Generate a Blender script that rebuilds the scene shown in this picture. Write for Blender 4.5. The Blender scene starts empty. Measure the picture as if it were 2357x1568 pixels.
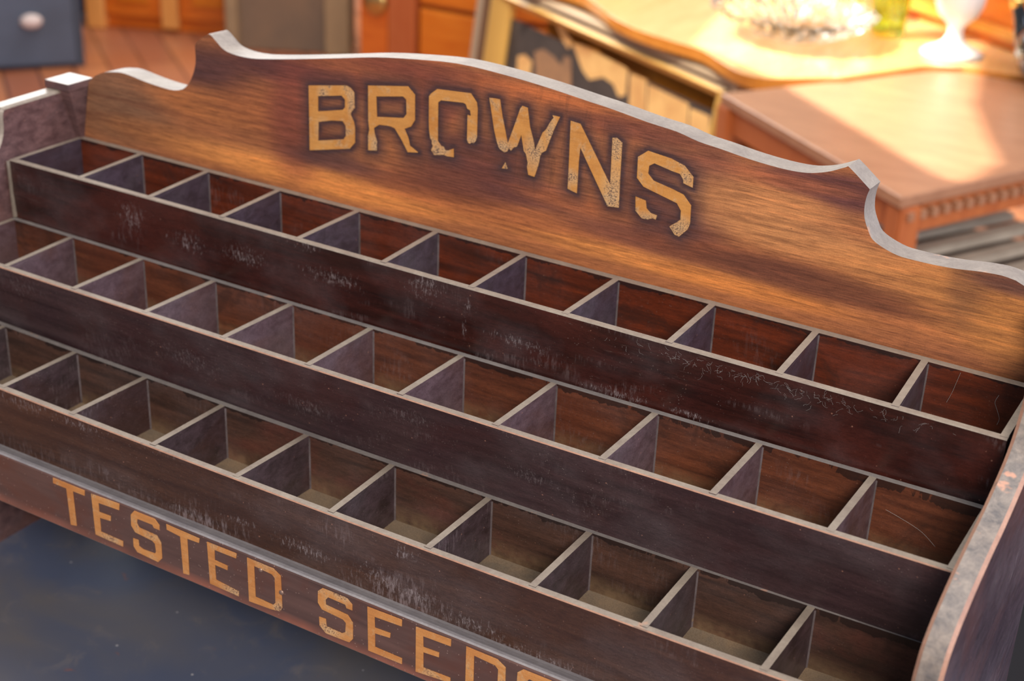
import bpy, bmesh, math, random
from mathutils import Vector, Matrix
from mathutils.geometry import tessellate_polygon
random.seed(7)
SC = bpy.context.scene
C = SC.collection
PI = math.pi
S = 0.08                      # one compartment is 8 cm wide
TZ = 0.752                    # height of the trunk top
OZ = 1.12                     # height of the top row's rim above the floor

# ------------------------------------------------------------------ camera
cam_d = bpy.data.cameras.new('camera'); cam = bpy.data.objects.new('camera', cam_d); C.objects.link(cam)
cam.matrix_world = Matrix((
    (0.8584143, -0.2499171, 0.4479580, 1.0044559),
    (0.5115006, 0.3512787, -0.7842005, -0.9305387),
    (0.0386270, 0.9022997, 0.4293754, 1.5538904),
    (0, 0, 0, 1)))
cam_d.sensor_width = 36.0; cam_d.sensor_fit = 'HORIZONTAL'; cam_d.lens = 52.139
cam_d.clip_start = 0.05; cam_d.clip_end = 60
cam_d.dof.use_dof = True; cam_d.dof.focus_distance = 1.0; cam_d.dof.aperture_fstop = 7.0
SC.camera = cam
SC.view_settings.view_transform = 'Standard'; SC.view_settings.look = 'None'
SC.view_settings.gamma = 1.0; SC.view_settings.use_curve_mapping = False
SC.view_settings.exposure = 0.0

# ------------------------------------------------------------------ light
w = bpy.data.worlds.new('world'); SC.world = w; w.use_nodes = True
w.node_tree.nodes['Background'].inputs[0].default_value = (0.78, 0.84, 1.0, 1)
w.node_tree.nodes['Background'].inputs[1].default_value = 0.36

def aim(o, target):
    d = Vector(target) - o.location
    o.rotation_euler = d.to_track_quat('-Z', 'Y').to_euler()
def area(name, loc, target, sx, sy, power, col, spread=180):
    l = bpy.data.lights.new(name, 'AREA'); l.shape = 'RECTANGLE'; l.size = sx; l.size_y = sy
    l.energy = power; l.color = col; l.spread = math.radians(spread)
    o = bpy.data.objects.new(name, l); C.objects.link(o); o.location = loc; aim(o, target)
    return o
def spot(name, loc, target, power, col, angle, blend, size):
    l = bpy.data.lights.new(name, 'SPOT'); l.energy = power; l.color = col
    l.spot_size = math.radians(angle); l.spot_blend = blend; l.shadow_soft_size = size
    o = bpy.data.objects.new(name, l); C.objects.link(o); o.location = loc; aim(o, target)
    return o
area('shop_window_left', (-4.3, 4.0, 2.95), (0.1, 0, 1.1), 3.2, 2.0, 250, (0.98, 0.98, 0.97))
area('shop_window_right', (4.0, 0.9, 2.6), (0.4, -0.1, 1.0), 2.4, 1.8, 125, (0.72, 0.80, 1.0))
area('ceiling_panel_front', (2.1, -2.2, 2.8), (0.5, 0, 1.1), 1.3, 0.8, 118, (1.0, 0.87, 0.75))
area('ceiling_panel_middle', (0.3, 0.4, 3.2), (0.4, 0.2, 0), 2.2, 1.0, 46, (1.0, 0.92, 0.84))
area('ceiling_panel_back', (-1.8, 3.2, 3.2), (-2.2, 3.0, 0), 3.0, 1.6, 110, (1.0, 0.88, 0.74))
LAMP = (-1.5, 1.25, 2.75)
spot('added_spot_dresser', (-1.0, 1.2, 2.9), (-0.52, 2.42, 0.72), 340, (1.0, 0.90, 0.76), 27, 0.45, 0.03)  # added spot that brightens the oak dresser and the gilt frame
spot('added_spot_table', LAMP, (0.15, 2.1, 0.7), 1500, (1.0, 0.90, 0.76), 50, 0.05, 0.002)  # added spot, cut by the shutter plate into the table's bright patch

# ------------------------------------------------------------------ helpers
def lin(c):
    return tuple((x/12.92 if x <= 0.04045 else ((x+0.055)/1.055)**2.4) for x in (v/255 for v in c)) + (1,)

class NT:
    """small wrapper for building node materials"""
    def __init__(s, name):
        s.m = bpy.data.materials.new(name); s.m.use_nodes = True
        s.t = s.m.node_tree; s.b = s.t.nodes['Principled BSDF']; s._co = None
    def n(s, kind, **kw):
        x = s.t.nodes.new(kind)
        for k, v in kw.items(): setattr(x, k, v)
        return x
    def put(s, sock, v):
        if hasattr(v, 'is_output') or isinstance(v, bpy.types.NodeSocket): s.t.links.new(v, sock)
        else: sock.default_value = v
    def co(s):
        if s._co is None: s._co = s.n('ShaderNodeTexCoord').outputs['Object']
        return s._co
    def mapped(s, scale, rot=(0, 0, 0), loc=(0, 0, 0)):
        x = s.n('ShaderNodeMapping'); s.put(x.inputs['Vector'], s.co())
        x.inputs['Scale'].default_value = scale; x.inputs['Rotation'].default_value = rot; x.inputs['Location'].default_value = loc
        return x.outputs[0]
    def noise(s, scale, detail=3, rough=.55, dist=0, vec=None, loc=(0, 0, 0)):
        x = s.n('ShaderNodeTexNoise'); x.inputs['Scale'].default_value = 1.0
        x.inputs['Detail'].default_value = detail; x.inputs['Roughness'].default_value = rough; x.inputs['Distortion'].default_value = dist
        sc = scale if isinstance(scale, tuple) else (scale,)*3
        s.put(x.inputs['Vector'], vec if vec is not None else s.mapped(sc, loc=loc))
        return x.outputs[0]
    def voro(s, scale, loc=(0, 0, 0), rnd=1.0):
        x = s.n('ShaderNodeTexVoronoi'); x.inputs['Scale'].default_value = 1.0; x.inputs['Randomness'].default_value = rnd
        sc = scale if isinstance(scale, tuple) else (scale,)*3
        s.put(x.inputs['Vector'], s.mapped(sc, loc=loc)); return x
    def ramp(s, fac, lo, hi, a=0.0, b=1.0):
        x = s.n('ShaderNodeMapRange'); s.put(x.inputs[0], fac)
        x.inputs[1].default_value = lo; x.inputs[2].default_value = hi; x.inputs[3].default_value = a; x.inputs[4].default_value = b
        x.clamp = True
        return x.outputs[0]
    def mul(s, a, b):
        x = s.n('ShaderNodeMath', operation='MULTIPLY'); s.put(x.inputs[0], a); s.put(x.inputs[1], b); return x.outputs[0]
    def add(s, a, b):
        x = s.n('ShaderNodeMath', operation='ADD'); s.put(x.inputs[0], a); s.put(x.inputs[1], b); x.use_clamp = True; return x.outputs[0]
    def mix(s, fac, a, b, mode='MIX'):
        x = s.n('ShaderNodeMix', data_type='RGBA', blend_type=mode)
        s.put(x.inputs[0], fac); s.put(x.inputs[6], a); s.put(x.inputs[7], b); return x.outputs[2]
    def sep(s):
        x = s.n('ShaderNodeSeparateXYZ'); s.put(x.inputs[0], s.co()); return x.outputs
    def spots(s, pts):
        out = None
        for (x, z, rx, rz) in pts:
            m = s.n('ShaderNodeMapping'); s.put(m.inputs['Vector'], s.co())
            m.inputs['Scale'].default_value = (1/rx, 0, 1/rz); m.inputs['Location'].default_value = (-x/rx, 0, -z/rz)
            l = s.n('ShaderNodeVectorMath', operation='LENGTH'); s.put(l.inputs[0], m.outputs[0])
            r = s.ramp(l.outputs['Value'], 1.35, .2)
            if out is None: out = r
            else:
                q = s.n('ShaderNodeMath', operation='MAXIMUM'); s.put(q.inputs[0], out); s.put(q.inputs[1], r); out = q.outputs[0]
        return out
    def bump(s, h, strength=.2, dist=.001):
        x = s.n('ShaderNodeBump'); x.inputs['Strength'].default_value = strength; x.inputs['Distance'].default_value = dist
        s.put(x.inputs['Height'], h); s.put(s.b.inputs['Normal'], x.outputs[0])
    def done(s, col, rough=.5, spec=.5, metal=0, coat=0, crough=.1):
        s.put(s.b.inputs['Base Color'], col); s.put(s.b.inputs['Roughness'], rough)
        s.b.inputs['Specular IOR Level'].default_value = spec; s.b.inputs['Metallic'].default_value = metal
        s.b.inputs['Coat Weight'].default_value = coat; s.b.inputs['Coat Roughness'].default_value = crough
        return s.m

def dark_wood(name, dark, mid, patch, dust=.5, scuff=.0, patch_lo=.5, rough=.42, scuff_z=None, off=(0, 0, 0), spec=.5, spots=None, spot_mix=.5):
    t = NT(name)
    g = t.noise((9, 70, 130), 5, .6, .4, loc=off)
    col = t.mix(t.ramp(g, .3, .7), lin(dark), lin(mid))
    p = t.noise((7, 9, 11), 4, .6, .6, loc=(off[0]+3, 1, 2))
    col = t.mix(t.ramp(p, patch_lo, patch_lo+.2, 0, .8), col, lin(patch))
    # haze of settled dust, soft
    h = t.noise((11, 11, 15), 3, .6, 0, loc=(1, 7, off[1]+3))
    col = t.mix(t.ramp(h, .48, .75, 0, .32*dust), col, lin((110, 104, 110)))
    # specks
    big = t.noise((6, 6, 9), 2, .5, 0, loc=(5, off[2], 9))
    v = t.voro(430, loc=off).outputs['Distance']
    sz = t.noise(190, 2, .6, 0, loc=(off[2], 4, 4))
    sp = t.mul(t.mul(t.ramp(v, .22, .10), t.ramp(sz, .50, .60)), t.ramp(big, .35, .65, .15, 1.0))
    col = t.mix(t.mul(sp, .55*dust), col, lin((150, 138, 134)))
    v2 = t.voro(150, loc=(off[0]+2, 3, 4)).outputs['Distance']
    col = t.mix(t.mul(t.mul(t.ramp(v2, .11, .06), t.ramp(sz, .56, .6)), .7*dust), col, lin((170, 124, 106)))
    fg = t.noise((200, 500, 900), 3, .7, .2, loc=off)
    col = t.mix(t.ramp(fg, .42, .7, 0, .38), col, lin(tuple(int(x*.45) for x in dark)))
    if scuff > 0:
        s1 = t.noise((420, 420, 85), 3, .7, .3, loc=off)
        m1 = t.noise((9, 9, 22), 3, .6, .5, loc=(off[0]+8, 2, 3))
        m = t.ramp(m1, .56, .68)
        if scuff_z:
            z = t.sep()[2]
            m = t.add(t.mul(m, .55), t.mul(t.ramp(z, scuff_z[1], scuff_z[0]), t.ramp(m1, .42, .58)))
        sc = t.mul(t.ramp(s1, .50, .62), m)
        col = t.mix(t.mul(sc, scuff), col, lin((138, 126, 130)))
        s2 = t.noise((60, 60, 700), 2, .5, 1.2, loc=(off[0], 9, 9))
        col = t.mix(t.mul(t.mul(t.ramp(s2, .66, .72), t.ramp(big, .5, .6)), .5*scuff), col, lin((130, 110, 105)))
    if spots:
        ms = t.spots(spots)
        n1 = t.noise((620, 620, 190), 5, .8, .5, loc=(off[1], 5, 1))
        k = t.mul(t.ramp(t.add(t.mul(n1, .75), t.mul(ms, .18)), .555, .64), t.ramp(ms, .02, .35))
        col = t.mix(t.mul(k, spot_mix), col, lin((150, 142, 146)))
    sp_ = t.noise(1300, 2, .6)
    col = t.mix(t.ramp(sp_, .38, .62, 0, .35), col, (1.5, 1.5, 1.5, 1), 'MULTIPLY')
    t.bump(g, .12, .0006)
    r = t.ramp(h, .3, .8, rough-.05, rough+.22)
    return t.done(col, r, spec)

def rim_wood(name, a, b, edge, lo=.45, rough=.55, sc=40):
    t = NT(name)
    n1 = t.noise((sc, sc, sc), 6, .75, .5); n2 = t.noise((420, 420, 420), 3, .7)
    col = t.mix(t.ramp(n1, .35, .7), lin(a), lin(b))
    col = t.mix(t.ramp(n2, .35, .75, 0, .35), col, lin((92, 84, 78)))
    n3 = t.noise((26, 26, 26), 4, .7, 0, loc=(4, 4, 4))
    col = t.mix(t.ramp(n3, lo+.2, lo+.24, 0, .7), col, lin(edge))
    return t.done(col, rough, .5)

def plain(name, col, rough=.5, spec=.5, metal=0, var=None, scale=8, coat=0):
    t = NT(name)
    if var:
        c = t.mix(t.ramp(t.noise(scale, 4, .6, .3), .35, .68), lin(col), lin(var))
    else: c = lin(col)
    return t.done(c, rough, spec, metal, coat)

def grain_wood(name, a, b, scale=(5, 60, 60), rough=.35, spec=.5, coat=0, knots=0):
    t = NT(name)
    n1 = t.noise(scale, 5, .6, .6); n2 = t.noise((3, 3, 3), 3, .6, .4)
    col = t.mix(t.ramp(n1, .3, .7), lin(a), lin(b))
    col = t.mix(t.ramp(n2, .35, .75, 0, .35), col, lin(a))
    t.bump(n1, .05, .0008)
    return t.done(col, rough, spec, 0, coat)

# ---- objects
def link(name, me, parent=None):
    o = bpy.data.objects.new(name, me); C.objects.link(o)
    if parent is not None: o.parent = parent
    return o
def root(name, label, cat, loc=(0, 0, 0), rz=0, group=None):
    o = link(name, None); o.location = loc; o.rotation_euler = (0, 0, rz)
    o.empty_display_size = .05
    o['label'] = label; o['category'] = cat
    if group: o['group'] = group
    return o
def tag(o, label, cat, group=None, kind=None):
    o['label'] = label; o['category'] = cat
    if group: o['group'] = group
    if kind: o['kind'] = kind
    return o
def from_bm(name, bm, mats, parent=None, smooth=False):
    me = bpy.data.meshes.new(name); bmesh.ops.recalc_face_normals(bm, faces=bm.faces[:]); bm.to_mesh(me); bm.free()
    for m in (mats if isinstance(mats, (list, tuple)) else [mats]): me.materials.append(m)
    if smooth:
        for p in me.polygons: p.use_smooth = True
    return link(name, me, parent)
def box_bm(bm, x0, x1, y0, y1, z0, z1, mat=0, top=None):
    v = [bm.verts.new(c) for c in ((x0, y0, z0), (x1, y0, z0), (x1, y1, z0), (x0, y1, z0), (x0, y0, z1), (x1, y0, z1), (x1, y1, z1), (x0, y1, z1))]
    fs = [bm.faces.new([v[i] for i in q]) for q in ((0, 3, 2, 1), (4, 5, 6, 7), (0, 1, 5, 4), (1, 2, 6, 5), (2, 3, 7, 6), (3, 0, 4, 7))]
    for f in fs: f.material_index = mat
    if top is not None: fs[1].material_index = top
    return v
def box(name, x0, x1, y0, y1, z0, z1, m, parent=None, bevel=0, seg=2):
    bm = bmesh.new(); box_bm(bm, x0, x1, y0, y1, z0, z1)
    if bevel: bmesh.ops.bevel(bm, geom=bm.edges[:], offset=bevel, segments=seg, affect='EDGES', profile=.5)
    return from_bm(name, bm, m, parent)
def loft_bm(bm, rings, emats=None, caps=True, closed=True):
    """rings: equal-length lists of points; emats: material index per ring edge"""
    vs = [[bm.verts.new(p) for p in r] for r in rings]
    n = len(rings[0])
    for a, b in zip(vs, vs[1:]):
        for i in range(n if closed else n-1):
            j = (i+1) % n
            f = bm.faces.new((a[i], a[j], b[j], b[i]))
            if emats: f.material_index = emats[i]
    if caps:
        bm.faces.new(vs[0][::-1]); bm.faces.new(vs[-1])
def prism_bm(bm, outline, holes, place, depth_vec, mats=(0, 0, 0)):
    """outline/holes in 2-D; place(u, v) -> Vector front; depth_vec pushes to the back"""
    loops = [[(p[0], p[1], 0) for p in outline]] + [[(p[0], p[1], 0) for p in h] for h in holes]
    tri = tessellate_polygon([[Vector(p) for p in l] for l in loops])
    flat = [p for l in loops for p in l]
    fr = [bm.verts.new(place(p[0], p[1])) for p in flat]
    bk = [bm.verts.new(place(p[0], p[1]) + depth_vec) for p in flat]
    for t in tri:
        try:
            bm.faces.new([fr[i] for i in t]).material_index = mats[0]
            bm.faces.new([bk[i] for i in reversed(t)]).material_index = mats[1]
        except ValueError: pass
    k = 0
    for l in loops:
        n = len(l)
        for i in range(n):
            a, b = k+i, k+(i+1) % n
            bm.faces.new((fr[a], fr[b], bk[b], bk[a])).material_index = mats[2]
        k += n
def tube_bm(bm, pts, radii, seg=12, cap=True):
    pts = [Vector(p) for p in pts]; rings = []
    up = Vector((0, 0, 1)); ref = None
    for i, p in enumerate(pts):
        d = (pts[min(i+1, len(pts)-1)] - pts[max(i-1, 0)]).normalized()
        if ref is None: ref = d.orthogonal().normalized()
        ref = (ref - d*ref.dot(d)).normalized(); q = d.cross(ref)
        r = radii[i] if isinstance(radii, (list, tuple)) else radii
        rings.append([p + (ref*math.cos(a) + q*math.sin(a))*r for a in (2*PI*k/seg for k in range(seg))])
    loft_bm(bm, rings, None, cap)
def lathe_bm(bm, prof, seg=48, wob=None, ctr=(0, 0, 0)):
    """prof: (r, z) points, first and last may be on the axis"""
    rings = []
    for r, z in prof:
        if r < 1e-6: rings.append([bm.verts.new((ctr[0], ctr[1], ctr[2]+z))])
        else: rings.append([bm.verts.new((ctr[0]+r*(1+(wob(a, r, z) if wob else 0))*math.cos(a), ctr[1]+r*(1+(wob(a, r, z) if wob else 0))*math.sin(a), ctr[2]+z)) for a in (2*PI*k/seg for k in range(seg))])
    for a, b in zip(rings, rings[1:]):
        if len(a) == 1 and len(b) == 1: continue
        for i in range(seg):
            j = (i+1) % seg
            if len(a) == 1: bm.faces.new((a[0], b[i], b[j]))
            elif len(b) == 1: bm.faces.new((a[i], a[j], b[0]))
            else: bm.faces.new((a[i], a[j], b[j], b[i]))

# traced outlines, in units of one compartment width
ROWS= [{'y': 0, 'z': 0, 'w': 0.9294, 'q0': -0.003, 'q1': -0.0023, 'q2': -0.0336, 'div': {0: (-0.006, 0.018), 1: (1.031, 0.987), 2: (2.029, 1.964), 3: (3.008, 2.963), 4: (3.987, 4.0), 5: (5.013, 4.979), 6: (6.006, 6.0), 7: (6.993, 7.011), 8: (8.017, 7.997), 9: (9.024, 8.989), 10: (10.013, 9.967)}}, {'y': -1.0837, 'z': -0.6574, 'w': 0.9395, 'q0': 0.024, 'q1': 0.0368, 'q2': -0.0439, 'div': {0: (0.04, 0.04), 1: (0.995, 0.939), 2: (1.976, 1.97), 3: (2.938, 2.967), 4: (3.935, 3.972), 5: (4.947, 4.956), 6: (5.976, 5.999), 7: (6.966, 6.99), 8: (7.992, 8.006), 9: (8.98, 8.979), 10: (9.951, 9.964)}}, {'y': -2.0289, 'z': -1.4168, 'w': 0.9198, 'q0': 0.0581, 'q1': 0.0042, 'q2': 0.0027, 'div': {1: (0.879, 0.879), 2: (1.909, 1.914), 3: (2.84, 2.873), 4: (3.866, 3.88), 5: (4.849, 4.899), 6: (5.901, 5.875), 7: (6.896, 6.905), 8: (7.896, 7.903), 9: (8.881, 8.874), 10: (9.862, 9.878)}}]
HEADER= [(0.15, 0.651), (0.243, 0.737), (0.388, 0.806), (0.569, 0.842), (0.727, 0.849), (1.048, 0.807), (1.371, 0.786), (1.522, 0.808), (1.611, 0.858), (1.696, 0.968), (1.756, 1.139), (1.755, 1.285), (1.77, 1.366), (1.918, 1.474), (1.978, 1.478), (2.06, 1.418), (2.16, 1.351), (2.319, 1.322), (2.519, 1.322), (2.716, 1.346), (3.103, 1.41), (3.66, 1.512), (4.113, 1.596), (4.552, 1.651), (5.059, 1.694), (5.557, 1.678), (6.043, 1.638), (6.516, 1.583), (6.747, 1.557), (7.128, 1.502), (7.408, 1.472), (7.63, 1.423), (7.847, 1.398), (8.133, 1.36), (8.411, 1.339), (8.61, 1.341), (8.741, 1.364), (8.867, 1.405), (8.989, 1.465), (9.027, 1.465), (9.222, 1.319), (9.206, 1.254), (9.201, 1.164), (9.217, 1.063), (9.264, 0.964), (9.314, 0.893), (9.414, 0.842), (9.549, 0.803), (9.678, 0.795), (9.868, 0.794), (10.053, 0.804), (10.234, 0.825), (10.414, 0.835), (10.537, 0.82), (10.609, 0.792)]
BIG= {'B': ([[(3.285, 1.167), (3.757, 1.25), (3.806, 1.239), (3.86, 1.197), (3.87, 1.039), (3.826, 0.983), (3.821, 0.958), (3.862, 0.893), (3.878, 0.831), (3.881, 0.677), (3.819, 0.603), (3.307, 0.485)]], [[(3.405, 1.079), (3.706, 1.139), (3.75, 1.105), (3.752, 1.025), (3.723, 0.992), (3.407, 0.917)], [(3.415, 0.808), (3.578, 0.855), (3.725, 0.877), (3.763, 0.833), (3.768, 0.728), (3.739, 0.686), (3.412, 0.608)]]), 'R': ([[(4.032, 1.298), (4.509, 1.374), (4.595, 1.304), (4.605, 1.049), (4.562, 0.977), (4.484, 0.939), (4.534, 0.853), (4.556, 0.778), (4.656, 0.729), (4.535, 0.709), (4.456, 0.822), (4.368, 0.924), (4.325, 0.932), (4.273, 0.932), (4.178, 0.924), (4.113, 0.876), (4.122, 0.821), (4.14, 0.776), (4.155, 0.747), (4.153, 0.649), (4.052, 0.633), (4.045, 0.782), (4.059, 0.849), (4.044, 0.943)]], [[(4.132, 1.206), (4.458, 1.264), (4.496, 1.24), (4.506, 1.093), (4.471, 1.047), (4.147, 0.998)]]), 'O': ([[(5.072, 0.852), (5.077, 0.766), (4.995, 0.76), (4.967, 0.768), (4.85, 0.744), (4.811, 0.788), (4.832, 0.832), (4.817, 0.853), (4.817, 0.884), (4.796, 0.904), (4.779, 0.987), (4.771, 1.08), (4.763, 1.319), (4.784, 1.35), (4.854, 1.408), (5.236, 1.434), (5.31, 1.357), (5.323, 1.298), (5.331, 1.016), (5.32, 0.975), (5.299, 0.951), (5.277, 0.955), (5.256, 0.939), (5.238, 0.943), (5.223, 0.971), (5.216, 1.163), (5.215, 1.217), (5.253, 1.213), (5.241, 1.268), (5.209, 1.277), (5.189, 1.319), (5.162, 1.328), (4.904, 1.306), (4.869, 1.277), (4.884, 0.89), (4.927, 0.847), (4.954, 0.848), (4.974, 0.817), (5.006, 0.819)]], []), 'W': ([[(5.449, 1.427), (5.51, 1.433), (5.565, 1.433), (5.604, 1.271), (5.655, 1.104), (5.68, 1.02), (5.728, 1.167), (5.795, 1.388), (5.815, 1.416), (5.873, 1.408), (5.91, 1.231), (5.965, 1.086), (5.982, 1.011), (6.009, 1.085), (6.054, 1.205), (6.084, 1.235), (6.116, 1.299), (6.14, 1.342), (6.159, 1.365), (6.145, 1.386), (6.224, 1.386), (6.169, 1.251), (6.1, 1.035), (6.059, 1.007), (6.04, 0.964), (6.034, 0.904), (6.026, 0.863), (5.996, 0.757), (5.929, 0.763), (5.909, 0.839), (5.915, 0.88), (5.887, 0.963), (5.863, 0.987), (5.824, 1.137), (5.783, 1.011), (5.751, 1.0), (5.72, 0.959), (5.696, 0.984), (5.682, 0.947), (5.65, 0.93), (5.609, 0.947), (5.586, 0.962), (5.56, 1.016), (5.525, 1.118)], [(5.668, 0.834), (5.694, 0.775), (5.633, 0.767)]], []), 'N': ([[(6.34, 1.37), (6.441, 1.361), (6.804, 0.844), (6.789, 1.21), (6.785, 1.294), (6.826, 1.302), (6.886, 1.267), (6.897, 0.946), (6.912, 0.649), (6.797, 0.638), (6.461, 1.14), (6.457, 1.0), (6.463, 0.693), (6.364, 0.716), (6.354, 1.027)]], []), 'S': ([[(7.152, 1.244), (7.39, 1.217), (7.523, 1.179), (7.62, 1.092), (7.625, 0.995), (7.532, 1.017), (7.522, 1.057), (7.488, 1.097), (7.403, 1.107), (7.229, 1.142), (7.177, 1.108), (7.175, 1.032), (7.236, 0.978), (7.421, 0.942), (7.544, 0.911), (7.629, 0.826), (7.639, 0.656), (7.621, 0.595), (7.577, 0.546), (7.546, 0.51), (7.5, 0.519), (7.465, 0.559), (7.442, 0.583), (7.469, 0.608), (7.506, 0.636), (7.542, 0.673), (7.537, 0.758), (7.49, 0.819), (7.143, 0.902), (7.069, 0.972), (7.059, 1.169)], [(7.073, 0.791), (7.177, 0.775), (7.195, 0.701), (7.24, 0.668), (7.307, 0.659), (7.296, 0.618), (7.265, 0.625), (7.216, 0.6), (7.155, 0.6), (7.087, 0.658)]], [])}
SMALL= [('T', [[(2.759, -2.022), (3.173, -2.023), (3.166, -2.082), (3.012, -2.084), (3.017, -2.471), (2.939, -2.487), (2.928, -2.083), (2.754, -2.083)]], []), ('E', [[(3.257, -2.029), (3.617, -2.015), (3.607, -2.086), (3.343, -2.099), (3.342, -2.2), (3.49, -2.194), (3.484, -2.25), (3.343, -2.264), (3.342, -2.42), (3.623, -2.425), (3.617, -2.487), (3.266, -2.478)]], []), ('S', [[(3.803, -2.025), (4.054, -2.023), (4.108, -2.072), (4.104, -2.126), (4.038, -2.126), (4.021, -2.098), (3.836, -2.1), (3.824, -2.151), (3.847, -2.19), (4.065, -2.198), (4.114, -2.262), (4.111, -2.434), (4.059, -2.494), (3.8, -2.479), (3.758, -2.429), (3.76, -2.339), (3.827, -2.338), (3.827, -2.403), (3.88, -2.419), (4.027, -2.412), (4.042, -2.382), (4.036, -2.302), (4.005, -2.279), (3.794, -2.262), (3.749, -2.202), (3.755, -2.083)]], []), ('T', [[(4.196, -2.029), (4.592, -2.04), (4.582, -2.089), (4.442, -2.095), (4.439, -2.492), (4.367, -2.502), (4.358, -2.103), (4.198, -2.086)]], []), ('E', [[(4.68, -2.042), (5.024, -2.039), (5.015, -2.093), (4.764, -2.096), (4.761, -2.206), (4.91, -2.213), (4.906, -2.26), (4.76, -2.258), (4.763, -2.419), (5.028, -2.444), (5.025, -2.497), (4.689, -2.489)]], []), ('D', [[(5.143, -2.037), (5.438, -2.04), (5.519, -2.088), (5.525, -2.426), (5.499, -2.47), (5.396, -2.489), (5.145, -2.502)]], [[(5.219, -2.095), (5.423, -2.108), (5.452, -2.136), (5.45, -2.398), (5.422, -2.432), (5.222, -2.425)]]), ('S', [[(5.977, -2.036), (6.232, -2.036), (6.292, -2.083), (6.292, -2.142), (6.231, -2.143), (6.219, -2.112), (6.037, -2.107), (6.006, -2.149), (6.011, -2.195), (6.243, -2.209), (6.296, -2.271), (6.295, -2.44), (6.258, -2.491), (6.005, -2.499), (5.938, -2.442), (5.934, -2.352), (6.006, -2.347), (6.013, -2.423), (6.179, -2.427), (6.216, -2.4), (6.223, -2.301), (6.193, -2.277), (5.966, -2.261), (5.924, -2.206), (5.927, -2.085)]], []), ('E', [[(6.451, -2.04), (6.805, -2.031), (6.803, -2.099), (6.524, -2.113), (6.528, -2.224), (6.689, -2.216), (6.684, -2.266), (6.528, -2.283), (6.53, -2.425), (6.808, -2.427), (6.808, -2.487), (6.458, -2.492)]], []), ('E', [[(6.946, -2.044), (7.293, -2.029), (7.291, -2.099), (7.018, -2.109), (7.022, -2.218), (7.179, -2.21), (7.178, -2.258), (7.023, -2.271), (7.025, -2.429), (7.295, -2.419), (7.296, -2.471), (6.949, -2.504)]], []), ('D', [[(7.441, -2.037), (7.736, -2.04), (7.817, -2.088), (7.823, -2.426), (7.797, -2.47), (7.694, -2.489), (7.443, -2.502)]], [[(7.517, -2.095), (7.721, -2.108), (7.75, -2.136), (7.748, -2.398), (7.72, -2.432), (7.52, -2.425)]]), ('S', [[(7.98, -2.036), (8.235, -2.036), (8.295, -2.083), (8.295, -2.142), (8.234, -2.143), (8.222, -2.112), (8.04, -2.107), (8.009, -2.149), (8.014, -2.195), (8.246, -2.209), (8.299, -2.271), (8.298, -2.44), (8.261, -2.491), (8.008, -2.499), (7.941, -2.442), (7.937, -2.352), (8.009, -2.347), (8.016, -2.423), (8.182, -2.427), (8.219, -2.4), (8.226, -2.301), (8.196, -2.277), (7.969, -2.261), (7.927, -2.206), (7.93, -2.085)]], [])]
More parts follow.
